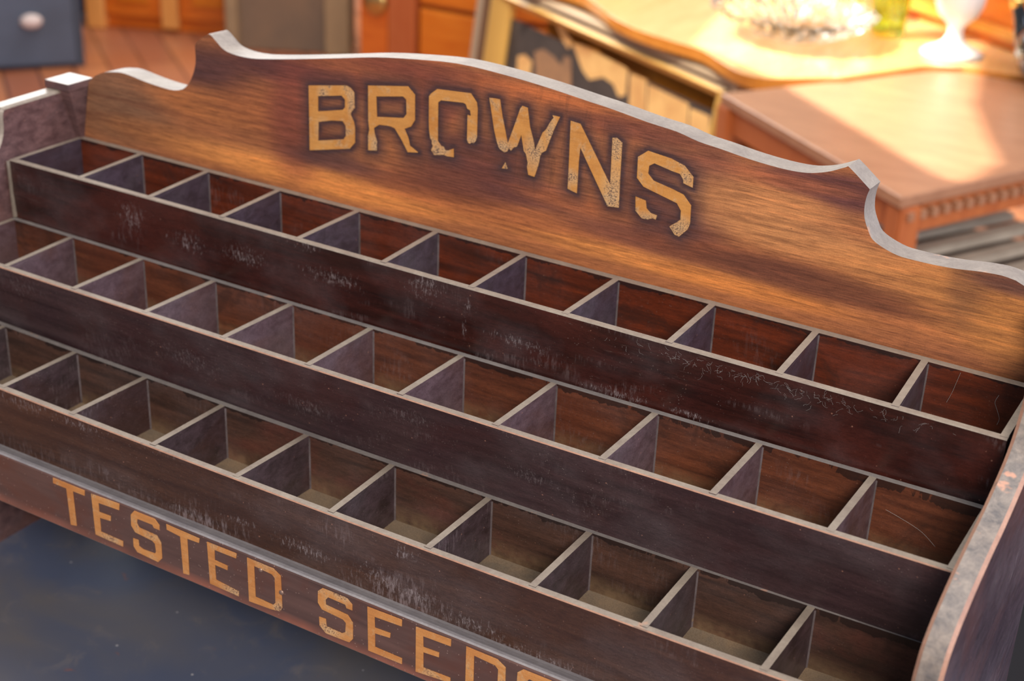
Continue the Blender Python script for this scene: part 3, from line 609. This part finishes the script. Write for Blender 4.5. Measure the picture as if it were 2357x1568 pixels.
def smooth_outline3(P):
    out = []; n = len(P)
    for i in range(n-1):
        p0, p1, p2, p3 = [Vector(P[j]) for j in (max(i-1, 0), i, i+1, min(i+2, n-1))]
        for s in range(4):
            t = s/4
            out.append(.5*((2*p1)+(p2-p0)*t+(2*p0-5*p1+4*p2-p3)*t*t+(3*p1-p0-3*p2+p3)*t*t*t))
    out.append(Vector(P[-1])); return out
yb0 = -.0336 - .008
hair([V(10.62, yb0, -.13), V(10.60, yb0, -.20), V(10.63, yb0, -.27), V(10.66, yb0, -.34), V(10.65, yb0, -.40)], .00013, 'pale curved hair on the back wall of the rightmost compartment, top row')
hair([V(10.28, yb0, -.02), V(10.26, yb0, -.12), V(10.24, yb0, -.22), V(10.21, yb0, -.32)], .00008, 'fine straight hair left of the curved hair, top row rightmost compartment')
yb1 = -1.0837 - .0439 - .02
hair([V(10.12, yb1-.02, -.84), V(10.3, yb1-.05, -.87), V(10.45, yb1-.09, -.90), V(10.58, yb1-.14, -.96)], .00008, 'pale hair across the rightmost compartment of the middle row')
# ------------------------------------------------------------------ the shop around it
def floor_mat():
    t = NT('red_brown_floorboards')
    vec = t.mapped((1, 1, 1), (0, 0, math.radians(38)))
    br = t.n('ShaderNodeTexBrick'); br.offset = .4
    t.put(br.inputs['Vector'], vec)
    br.inputs['Scale'].default_value = 1.0; br.inputs['Brick Width'].default_value = 2.2; br.inputs['Row Height'].default_value = .13
    br.inputs['Mortar Size'].default_value = .006; br.inputs['Color1'].default_value = lin((184, 116, 74)); br.inputs['Color2'].default_value = lin((150, 88, 62)); br.inputs['Mortar'].default_value = lin((84, 44, 30))
    n = t.noise((2, 2, 2), 3, .6)
    col = t.mix(t.ramp(n, .35, .7, 0, .5), br.outputs[0], lin((164, 116, 94)))
    return t.done(col, .32, .5)
def setting(name, x0, x1, y0, y1, z0, z1, m):
    o = box(name, x0, x1, y0, y1, z0, z1, m); o['kind'] = 'structure'; return o
setting('floor', -6.2, 5.2, -4.2, 6.2, -.1, 0, floor_mat())
WALL = plain('warm_plaster', (190, 176, 158), .8, .3, 0, (176, 160, 140), 2)
setting('wall_back', -6.2, 5.2, 6.2, 6.3, 0, 3.6, WALL)
setting('baseboard_back', -6.2, 5.2, 6.17, 6.2, 0, .14, plain('baseboard_paint', (110, 76, 52), .5))

OAKD = grain_wood('orange_varnished_wood', (196, 92, 22), (226, 124, 40), (6, 6, 40), .3, .5, .3)
OAK = grain_wood('honey_oak', (206, 156, 102), (220, 176, 122), (30, 6, 30), .22, .5, .4)
OAKE = grain_wood('honey_oak_dark', (196, 120, 40), (216, 146, 62), (20, 20, 40), .3, .5, .3)
MAHO = grain_wood('brown_mission_wood', (158, 112, 84), (178, 130, 98), (8, 40, 40), .35, .5)
MAHD = grain_wood('reddish_leg_wood', (170, 92, 50), (192, 112, 62), (30, 30, 6), .38, .5)
BRASS = plain('aged_brass', (190, 160, 100), .3, .5, .9)

def cabinet(name, label, cat, pt, direc, wdt, dep, hgt):
    rz = math.atan2(direc[1], direc[0])
    return root(name, label, cat, (pt[0], pt[1], 0), rz)
# blue grey cabinet, far left
g = root('grey_drawer_cabinet', 'blue-grey painted drawer cabinet with an oval pale pull, far left behind the rack', 'cabinet', (-3.95, 2.13, 0), math.atan2(.23, .19))
BG = plain('blue_grey_paint', (84, 96, 116), .5, .5, 0, (72, 82, 98), 3); BG2 = plain('blue_grey_paint_dark', (58, 66, 80), .6)
box('body', 0, 1.19, 0.02, .55, .0, 1.25, BG2, g, .006)
for i, (z0, z1) in enumerate(((.015, .36), (.38, .66), (.68, .95), (.97, 1.22))):
    for x0, x1 in ((.03, 1.16),):
        d = box('drawer', x0, x1, 0, .03, z0, z1, BG, g, .008)
        for px in (.28, 1.007):
            bm = bmesh.new(); lathe_bm(bm, [(0, .028), (.020, .024), (.028, .014), (.020, .005), (.010, 0), (0, 0)], 20)
            bm.transform(Matrix.Translation((px, 0, (z0+z1)/2)) @ Matrix.Rotation(PI/2, 4, 'X') @ Matrix.Scale(1.5, 4, (1, 0, 0)))
            from_bm('knob', bm, plain('pale_porcelain', (214, 200, 196), .25), d, True)
# navy panel in the gap
g = root('navy_cabinet', 'narrow dark navy cabinet between the grey drawers and the orange cupboard', 'cabinet', (-3.86, 3.42, 0), math.atan2(.5, .6))
box('body', 0, .22, 0, .3, .04, 1.2, plain('navy_paint', (16, 34, 70), .4), g, .004); box('door', .01, .21, -.02, 0, .06, 1.18, plain('navy_door', (20, 40, 84), .4), g, .004)
# orange panelled cupboard
g = root('panelled_cupboard', 'orange varnished cupboard with panelled doors, back left on the wooden floor', 'cupboard', (-3.60, 3.52, 0), math.atan2(.25, .62))
box('body', 0, .62, .03, .4, 0, 1.4, OAKD, g, .006)
PALE = grain_wood('pale_orange_frame', (222, 150, 78), (234, 168, 96), (30, 30, 6), .28)
for x0, x1 in ((.04, .28), (.36, .60)):
    d = box('door', x0, x1, .005, .03, .06, 1.36, OAKD, g, .004)
    box('panel', x0+.06, x1-.05, -.004, .008, .12, 1.3, grain_wood('amber_panel', (206, 112, 22), (222, 134, 44), (6, 6, 30), .25), d, .004)
box('centre_stile', .285, .355, -.01, .03, .02, 1.38, PALE, g, .004); box('corner_post', -.045, .035, -.012, .05, 0, 1.4, PALE, g, .006)
# grey painted chest
g = root('grey_washed_chest', 'grey-green washed chest with beige corner post, behind the left ear of the header', 'chest', (-2.93, 3.60, 0), math.atan2(.22, .42))
GW = plain('grey_green_wash', (120, 118, 108), .6, .4, 0, (104, 108, 106), 4); BE = plain('beige_post', (150, 128, 100), .6, .4, 0, (164, 140, 108), 9)
box('body', 0, .46, .02, .20, 0, 1.1, plain('taupe_wash', (134, 112, 92), .6, .4, 0, (118, 102, 88), 5), g, .005)
box('panel', .02, .36, -.0, .02, .30, 1.06, GW, g, .006); box('corner_post', .37, .47, -.015, .05, 0, 1.1, BE, g, .006); box('corner_post', -.03, .02, -.015, .05, 0, 1.1, BE, g, .006)
# slim olive thing and dark box standing in for a dark gap
g = root('dark_gap_box', 'dark brown wooden crate standing in for the dark gap between the grey chest and the orange dresser', 'filler', (-2.46, 3.80, 0), 0)
box('body', 0, .75, .02, .4, 0, .7, plain('dark_brown', (62, 34, 24), .5), g, .004); box('slat', .02, .6, 0, .02, .05, .65, plain('darker_brown', (76, 44, 30), .5), g, .003)
o = box('olive_post', 0, .14, 0, .06, 0, .9, plain('olive_wood', (134, 104, 62), .5, .5, 0, (112, 86, 56), 8), None, .006); o.location = (-2.27, 3.62, 0)
tag(o, 'olive-brown upright board standing left of the orange dresser', 'board')
# orange dresser with drawers
g = root('drawer_dresser', 'glossy orange wooden dresser with round brass pulls, left of the gilt frame', 'dresser', (-2.02, 3.2, 0), 0)
box('body', 0, 1.05, .025, .55, .05, .98, plain('dresser_carcass', (150, 70, 24), .4), g, .006)
box('stile', .13, .24, -.01, .03, .02, .96, grain_wood('reddish_stile', (176, 92, 48), (190, 108, 62), (30, 30, 6), .3), g, .006)
for z0, z1 in ((.07, .235), (.25, .415), (.43, .60), (.62, .78), (.80, .95)):
    d = box('drawer', .255, 1.03, -.004, .03, z0, z1, grain_wood('amber_drawer', (206, 108, 14), (226, 134, 34), (4, 20, 30), .28, .5, .3), g, .008)
    for px in (.64,):
        bm = bmesh.new(); lathe_bm(bm, [(0, .03), (.016, .027), (.022, .016), (.012, .006), (.03, .004), (.03, 0), (0, 0)], 20)
        bm.transform(Matrix.Translation((px, -.004, (z0+z1)/2)) @ Matrix.Rotation(PI/2, 4, 'X')); from_bm('knob', bm, BRASS, d, True)
d = box('side_door', .01, .125, -.004, .03, .07, .95, OAKD, g, .005)
bm = bmesh.new(); lathe_bm(bm, [(0, .02), (.02, .018), (.045, .008), (.05, 0), (0, 0)], 24)
bm.transform(Matrix.Translation((.075, -.004, .41)) @ Matrix.Rotation(PI/2, 4, 'X')); from_bm('round_pull', bm, BRASS, d, True)
for x in (.02, .98):
    for y in (.04, .48): box('foot', x, x+.05, y, y+.05, 0, .05, OAKD, g)

# serpentine oak dresser top
g = root('oak_serving_dresser', 'honey oak dresser with a serpentine front edge carrying glassware', 'dresser', (-.2, 2.4, 0))
front = [(-.98, 2.44), (-.86, 2.44), (-.76, 2.42), (-.66, 2.335), (-.55, 2.225), (-.44, 2.155), (-.34, 2.118), (-.26, 2.085), (-.19, 2.02), (-.12, 1.965), (-.07, 1.958), (-.03, 1.985)]
fs = smooth_outline(front)
top = fs + [(.065, 2.07), (.175, 2.275), (.25, 2.325), (.42, 2.335), (.42, 2.47), (-.5, 3.10), (-.98, 3.10)]
def slab(name, poly, z0, z1, mats, parent, org, bev=0):
    bm = bmesh.new()
    prism_bm(bm, poly, [], lambda u, v: Vector((u-org[0], v-org[1], z1)), Vector((0, 0, z0-z1)), (0, 0, 1))
    o = from_bm(name, bm, mats, parent)
    if bev:
        m = o.modifiers.new('soft_edges', 'BEVEL'); m.width = bev; m.segments = 3; m.limit_method = 'ANGLE'; m.angle_limit = math.radians(50)
    return o
slab('top', top, .712, .74, [OAK, OAKE], g, (-.2, 2.4), .008)
inner = [(-.92, 2.56), (-.76, 2.50), (-.62, 2.40), (-.46, 2.27), (-.30, 2.19), (-.14, 2.10), (-.16, 2.25), (.06, 2.60), (.10, 2.66), (-.5, 3.05), (-.92, 3.05)]
slab('carcass', inner, .06, .7119, [OAKE, OAKE], g, (-.2, 2.4))
for x, y in ((-.88, 2.62), (-.86, 2.98), (.0, 2.22), (-.42, 2.95)): box('foot', x+.2-.025, x+.2+.025, y-2.4-.025, y-2.4+.025, 0, .0599, OAKE, g)
# its backboard with a turned rosette
bd = Vector((.373, -.235, 0)).normalized(); bn = Vector((-bd.y, bd.x, 0))
bm = bmesh.new(); a = Vector((-.20, 2.86, .7401)); b = Vector((.36, 2.507, .7401))
off_ = bn*.03
loft_bm(bm, [[a, a+off_, a+off_+Vector((0, 0, .5)), a+Vector((0, 0, .5))], [b, b+off_, b+off_+Vector((0, 0, .5)), b+Vector((0, 0, .5))]])
bm.transform(Matrix.Translation((.2, -2.4, 0)))
bb = from_bm('backboard', bm, OAKD, g)
for zc, hh, dd in ((.765, .022, .02), (.86, .012, .012)):
    bm = bmesh.new(); q = -bn*dd
    loft_bm(bm, [[p, p+q, p+q+Vector((0, 0, hh)), p+Vector((0, 0, hh))] for p in (Vector((a.x, a.y, zc)), Vector((b.x, b.y, zc)))])
    bm.transform(Matrix.Translation((.2, -2.4, 0))); from_bm('moulding', bm, OAKE, bb)
bm = bmesh.new(); lathe_bm(bm, [(0, .018), (.012, .016), (.018, .006), (.03, .014), (.04, .014), (.048, .004), (.048, 0), (0, 0)], 32)
c_ = a.lerp(b, .93) + Vector((0, 0, .14))
bm.transform(Matrix.Translation(c_ - bn*.001 + Vector((.2, -2.4, 0))) @ (-bn).to_track_quat('Z', 'Y').to_matrix().to_4x4())
from_bm('rosette', bm, OAKD, bb, True)

# gilt frame with an old photograph, leaning on the oak dresser
fd = Vector((.863, -.506, 0)); nrm = Vector((-.506, -.863, 0)); lean = math.radians(7)
P1 = Vector((-1.171, 2.641, .70)); upv = (Vector((0, 0, 1))*math.cos(lean) - nrm*math.sin(lean)).normalized()
fn = fd.cross(upv); fn = -fn if fn.dot(nrm) < 0 else fn
fr = root('gilt_picture_frame', 'large gilt and cream frame with an old sepia photograph, leaning against the oak dresser', 'picture frame', (P1.x, P1.y, 0))
base = Vector((P1.x, P1.y, 0)); LEN = 1.20; HGT = .70/upv.z
GOLD = plain('gilt', (214, 170, 88), .45, .5, .1); CREAM = plain('cream_moulding', (176, 154, 126), .55); GROOVE = plain('brown_groove', (120, 88, 62), .5)
def fp(u, v, d): return P1 + fd*u - upv*v + fn*d - base          # u right, v down, d towards the room
prof = [(0, -.02, 0), (0, .012, 0), (.006, .020, 0), (.026, .020, 2), (.032, .012, 2), (.046, .012, 0), (.052, .022, 1), (.062, .028, 1), (.078, .020, 1), (.094, .012, 1), (.098, .002, 1), (.098, -.012, 1)]
def side(name, corners):
    bm = bmesh.new(); rings = []
    for (cu, cv, iu, iv) in corners:
        wu = 1.75 if cu < .5 else .8
        rings.append([fp(cu+iu*q[0]*wu, cv+iv*q[0]*.52, q[1]) for q in prof])
    loft_bm(bm, rings, [q[2] for q in prof])
    from_bm(name, bm, [CREAM, GOLD, GROOVE], fr)
side('top_rail', [(0, 0, 1, 1), (LEN, 0, -1, 1)]); side('bottom_rail', [(0, HGT-.004, 1, -1), (LEN, HGT-.004, -1, -1)])
side('stile', [(0, 0, 1, 1), (0, HGT-.004, 1, -1)]); side('stile', [(LEN, 0, -1, 1), (LEN, HGT-.004, -1, -1)])
def photo_plate(name, pts, d, m, th=.0012):
    bm = bmesh.new(); prism_bm(bm, pts, [], lambda u, v: fp(u, v, d), -fn*th); return from_bm(name, bm, m, fr)
photo_plate('photograph', [(.09, .09), (LEN-.09, .09), (LEN-.09, HGT-.09), (.09, HGT-.09)], -.004, plain('charcoal_print', (70, 62, 58), .5, .4, 0, (54, 48, 46), 12), .004)
SEP = plain('sepia_tone', (222, 180, 116), .55, .4, 0, (190, 140, 86), 9); SEP2 = plain('brown_tone', (150, 112, 80), .55, .4, 0, (120, 92, 72), 9)
for nm, pts, m in (
    ('print_figure', [(0.393, 0.051), (0.433, 0.053), (0.49, 0.079), (0.476, 0.101), (0.435, 0.081)], SEP),
    ('print_figure', [(0.491, 0.082), (0.537, 0.075), (0.736, 0.082), (0.753, 0.085), (0.762, 0.145), (0.734, 0.156), (0.701, 0.133), (0.654, 0.128), (0.595, 0.15), (0.556, 0.135)], SEP),
    ('print_figure', [(0.763, 0.089), (0.836, 0.087), (0.864, 0.192), (0.791, 0.196)], SEP),
    ('print_figure', [(0.845, 0.095), (1.013, 0.097), (1.034, 0.193), (0.872, 0.218)], SEP),
    ('print_figure', [(1.021, 0.104), (1.097, 0.103), (1.118, 0.184), (1.039, 0.192)], SEP),
    ('print_figure', [(0.232, 0.179), (0.267, 0.166), (0.309, 0.175), (0.312, 0.235), (0.243, 0.242)], SEP),
    ('print_figure', [(0.315, 0.147), (0.355, 0.13), (0.408, 0.135), (0.456, 0.149), (0.461, 0.122), (0.495, 0.118), (0.526, 0.216), (0.42, 0.222), (0.344, 0.215)], SEP2),
):
    photo_plate(nm, pts, -.0035, m)

# brown mission table in front of the oak dresser
TH = .73
c0 = Vector((-0.106, 1.825, 0)); c1 = Vector((0.393, 1.431, 0)); d2 = Vector((math.cos(math.radians(64)), math.sin(math.radians(64)), 0))
c2 = c1 + d2*.95; c3 = c0 + Vector((math.cos(math.radians(57)), math.sin(math.radians(57)), 0))*.605
org = (c1+c3)/2
tb = root('brown_side_table', 'brown wooden table with a slatted lower shelf, right of the gilt frame', 'table', (org.x, org.y, 0))
slab('tabletop', [(p.x, p.y) for p in (c0, c1, c2, c3)], TH-.022, TH, [MAHO, MAHO], tb, org, .003)
def inq(a, b): # bilinear position inside the top
    return (c1*(1-a)+c2*a)*(1-b) + (c0*(1-a)+c3*a)*b
def bar(name, p, q, z0, z1, th, m, parent=tb, bev=.003):
    d = (q-p); L = d.length; d.normalize(); n = Vector((-d.y, d.x, 0))
    bm = bmesh.new(); r = []
    for e in (p, q):
        e = e-Vector((org.x, org.y, 0))
        r.append([Vector((e.x, e.y, z))+n*s for z, s in ((z0, -th/2), (z0, th/2), (z1, th/2), (z1, -th/2))])
    loft_bm(bm, r); return from_bm(name, bm, m, parent)
ql = [inq(.03, .03), inq(.97, .03), inq(.97, .97), inq(.03, .97)]
for i in range(4):
    ap = bar('apron', ql[i]+(ql[(i+1) % 4]-ql[i])*.04, ql[(i+1) % 4]-(ql[(i+1) % 4]-ql[i])*.04, TH-.075, TH-.0222, .018, MAHD)
    if i == 0:
        for k in range(31):
            p = inq(.02+k*.031, -.001); q = inq(.02+k*.031+.014, -.001)
            bar('bead', p, q, TH-.045, TH-.030, .014, MAHO, ap)
for i, p in enumerate(ql):
    bm = bmesh.new(); box_bm(bm, -.022, .022, -.022, .022, 0, TH-.0223)
    bmesh.ops.bevel(bm, geom=bm.edges[:], offset=.003, segments=2, affect='EDGES')
    ang = math.atan2((c0-c1).y, (c0-c1).x)
    bm.transform(Matrix.Translation((p.x-org.x, p.y-org.y, 0)) @ Matrix.Rotation(ang, 4, 'Z'))
    from_bm('leg', bm, MAHD, tb)
SLAT = plain('greyed_slat', (206, 190, 166), .4, .5, 0, (180, 164, 142), 14)
for k in range(7):
    b_ = .08 + k*.14
    bar('slat', inq(.06, b_), inq(.94, b_), .44, .456, .034, SLAT)
for a_ in (.08, .92): bar('shelf_bearer', inq(a_, .03), inq(a_, .97), .415, .4399, .03, MAHD)
q4 = [inq(.04, .04), inq(.96, .04), inq(.96, .96), inq(.04, .96)]
slab('slat_gap_shade', [(p.x, p.y) for p in q4], .375, .39, [plain('slat_gap_shade_brown', (64, 44, 34), .5)]*2, tb, org)  # added sheet that darkens the gaps between the slats

# white goblet
def glassmat(name, col, rough=.03, ior=1.5):
    m = bpy.data.materials.new(name); m.use_nodes = True; b = m.node_tree.nodes['Principled BSDF']
    b.inputs['Base Color'].default_value = lin(col); b.inputs['Roughness'].default_value = rough; b.inputs['IOR'].default_value = ior
    b.inputs['Transmission Weight'].default_value = 1.0; return m
bm = bmesh.new()
lathe_bm(bm, [(0, .004), (.03, .004), (.066, .0), (.070, .004), (.060, .012), (.036, .022), (.022, .034), (.0165, .05), (.018, .066), (.030, .078), (.044, .092), (.053, .115), (.057, .15), (.058, .20), (.061, .215), (.057, .215), (.054, .19), (.052, .15), (.046, .11), (.030, .092), (0, .086)], 48)
o = from_bm('goblet', bm, plain('milk_glass', (228, 228, 224), .22, .6), None, True); o.location = (.198, 2.417, .7402)
tag(o, 'white milk-glass footed goblet standing on the oak dresser', 'goblet')
# cut glass bowl
CLEAR = glassmat('clear_cut_glass', (248, 250, 244)); GREEN = glassmat('green_cut_glass', (206, 236, 120), .08); BLUEG = glassmat('pale_blue_glass', (200, 220, 244))
def facet(n, a): return lambda t, r, z: a*abs(math.cos(n*t/2)) * (1 if r > .04 else 0)
def wob2(t, r, z): return .035*math.cos(24*t + z*160) + .02*math.cos(60*t - z*90)
bm = bmesh.new()
lathe_bm(bm, [(0, .0), (.06, 0), (.10, .012), (.145, .034), (.175, .058), (.182, .062), (.178, .066), (.140, .044), (.095, .022), (.05, .010), (0, .009)], 180, lambda t, r, z: wob2(t, r, z) if r > .055 else 0)
o = from_bm('glass_bowl', bm, CLEAR); o.location = (-.145, 2.33, .7402)
tag(o, 'wide sparkling clear cut-glass bowl on the oak dresser', 'bowl')
bm = bmesh.new()
lathe_bm(bm, [(0, .0), (.034, 0), (.040, .008), (.041, .05), (.043, .10), (.045, .16), (.047, .19), (.043, .19), (.040, .15), (.038, .08), (.036, .014), (0, .012)], 96, lambda t, r, z: .05*math.cos(16*t)*math.cos(z*160) if r > .03 else 0)
o = from_bm('green_glass_tumbler', bm, GREEN); o.location = (.02, 2.50, .7402)
tag(o, 'yellow-green faceted glass tumbler between the bowl and the white goblet', 'tumbler')
for (x, y, m, lab, s) in ((-.40, 2.52, BLUEG, 'pale blue glass at the back left of the dresser top', 1.0), (-.10, 2.62, CLEAR, 'clear glass tumbler behind the cut-glass bowl', 1.1), (-.26, 2.58, CLEAR, 'clear glass tumbler beside the pale blue glass', .9)):
    bm = bmesh.new()
    lathe_bm(bm, [(0, 0), (.030*s, 0), (.033*s, .01), (.038*s, .11*s), (.036*s, .11*s), (.030*s, .016), (0, .014)], 48, lambda t, r, z: .04*math.cos(12*t) if z < .07 else 0)
    o = from_bm('glass_tumbler', bm, m); o.location = (x, y, .7402); tag(o, lab, 'tumbler', None)
# black teapot on the brown table
tp = root('black_teapot', 'glossy black teapot with a gilded spout tip, at the right edge on the brown table', 'teapot', (0.473, 2.285, TH+.0002), math.radians(150))
BLK = plain('black_glaze', (14, 16, 18), .06, .8, 0, None, 8, .5)
bm = bmesh.new(); lathe_bm(bm, [(0, .003), (.055, .0), (.060, .004), (.066, .014), (.098, .04), (.112, .075), (.108, .11), (.085, .14), (.056, .155), (.050, .158), (.050, .15), (0, .15)], 56)
from_bm('body', bm, BLK, tp, True)
bm = bmesh.new(); lathe_bm(bm, [(.053, .156), (.05, .163), (.03, .175), (.012, .18), (.009, .186), (.016, .196), (.014, .206), (0, .21)], 40)
ld = from_bm('lid', bm, BLK, tp, True)
bm = bmesh.new(); tube_bm(bm, smooth_outline3([(.085, 0, .05), (.125, 0, .075), (.145, 0, .12), (.165, 0, .155)]), [.026, .025, .024, .022, .021, .019, .018, .017, .016, .015, .0145, .014, .013][:13], 18)
sp_ = from_bm('spout', bm, BLK, tp, True)
bm = bmesh.new(); tube_bm(bm, [(.160, 0, .146), (.1665, 0, .158), (.172, 0, .166)], [.0145, .0142, .016], 18)
from_bm('gilded_tip', bm, plain('teapot_gold', (240, 200, 110), .2, .6, .9), sp_, True)
bm = bmesh.new(); tube_bm(bm, smooth_outline3([(-.08, 0, .135), (-.13, 0, .15), (-.165, 0, .12), (-.155, 0, .07), (-.10, 0, .045)]), .0085, 14)
from_bm('handle', bm, BLK, tp, True)

# added, unseen lamp whose shutter plate shapes the bright patch on the brown table
L = Vector(LAMP); tgt = Vector((.15, 2.1, .7)); ax = (tgt-L).normalized()
right = ax.cross(Vector((0, 0, 1))).normalized(); upl = right.cross(ax)
lampo = root('added_shutter_lamp', 'unseen black lamp, added with a shutter plate to shape the bright patch on the brown table', 'lamp', tuple(L))
hole = []
for (x, y) in ((-0.009, 1.951), (-0.304, 2.134), (-0.505, 3.014), (-0.03, 3.066), (0.251, 2.539), (0.303, 2.255), (0.339, 2.079), (0.427, 1.858), (0.481, 1.733), (0.467, 1.604), (0.447, 1.567), (0.403, 1.585)):
    q = Vector((x, y, .73)) - L; q *= .3/q.dot(ax); hole.append((q.dot(right), q.dot(upl)))
bm = bmesh.new()
prism_bm(bm, [(-.17, -.17), (.17, -.17), (.17, .17), (-.17, .17)], [hole], lambda u, v: ax*.3+right*u+upl*v, ax*.002, (0, 0, 0))
BLKM = plain('black_lamp_metal', (20, 20, 20), .6, .3)
from_bm('shutter_plate', bm, BLKM, lampo)
bm = bmesh.new(); rings = []
for d, r in ((-.10, .05), (-.04, .075), (.10, .10), (.29, .165)):
    rings.append([ax*d+(right*math.cos(a_)+upl*math.sin(a_))*r for a_ in (2*PI*k/24 for k in range(24))])
loft_bm(bm, rings, None, False); bm.faces.new([v for v in bm.verts[:24]])
from_bm('housing', bm, BLKM, lampo, True)
bm = bmesh.new(); tube_bm(bm, [(0, 0, .05), (0, 0, .85)], .012, 12); from_bm('stem', bm, BLKM, lampo)
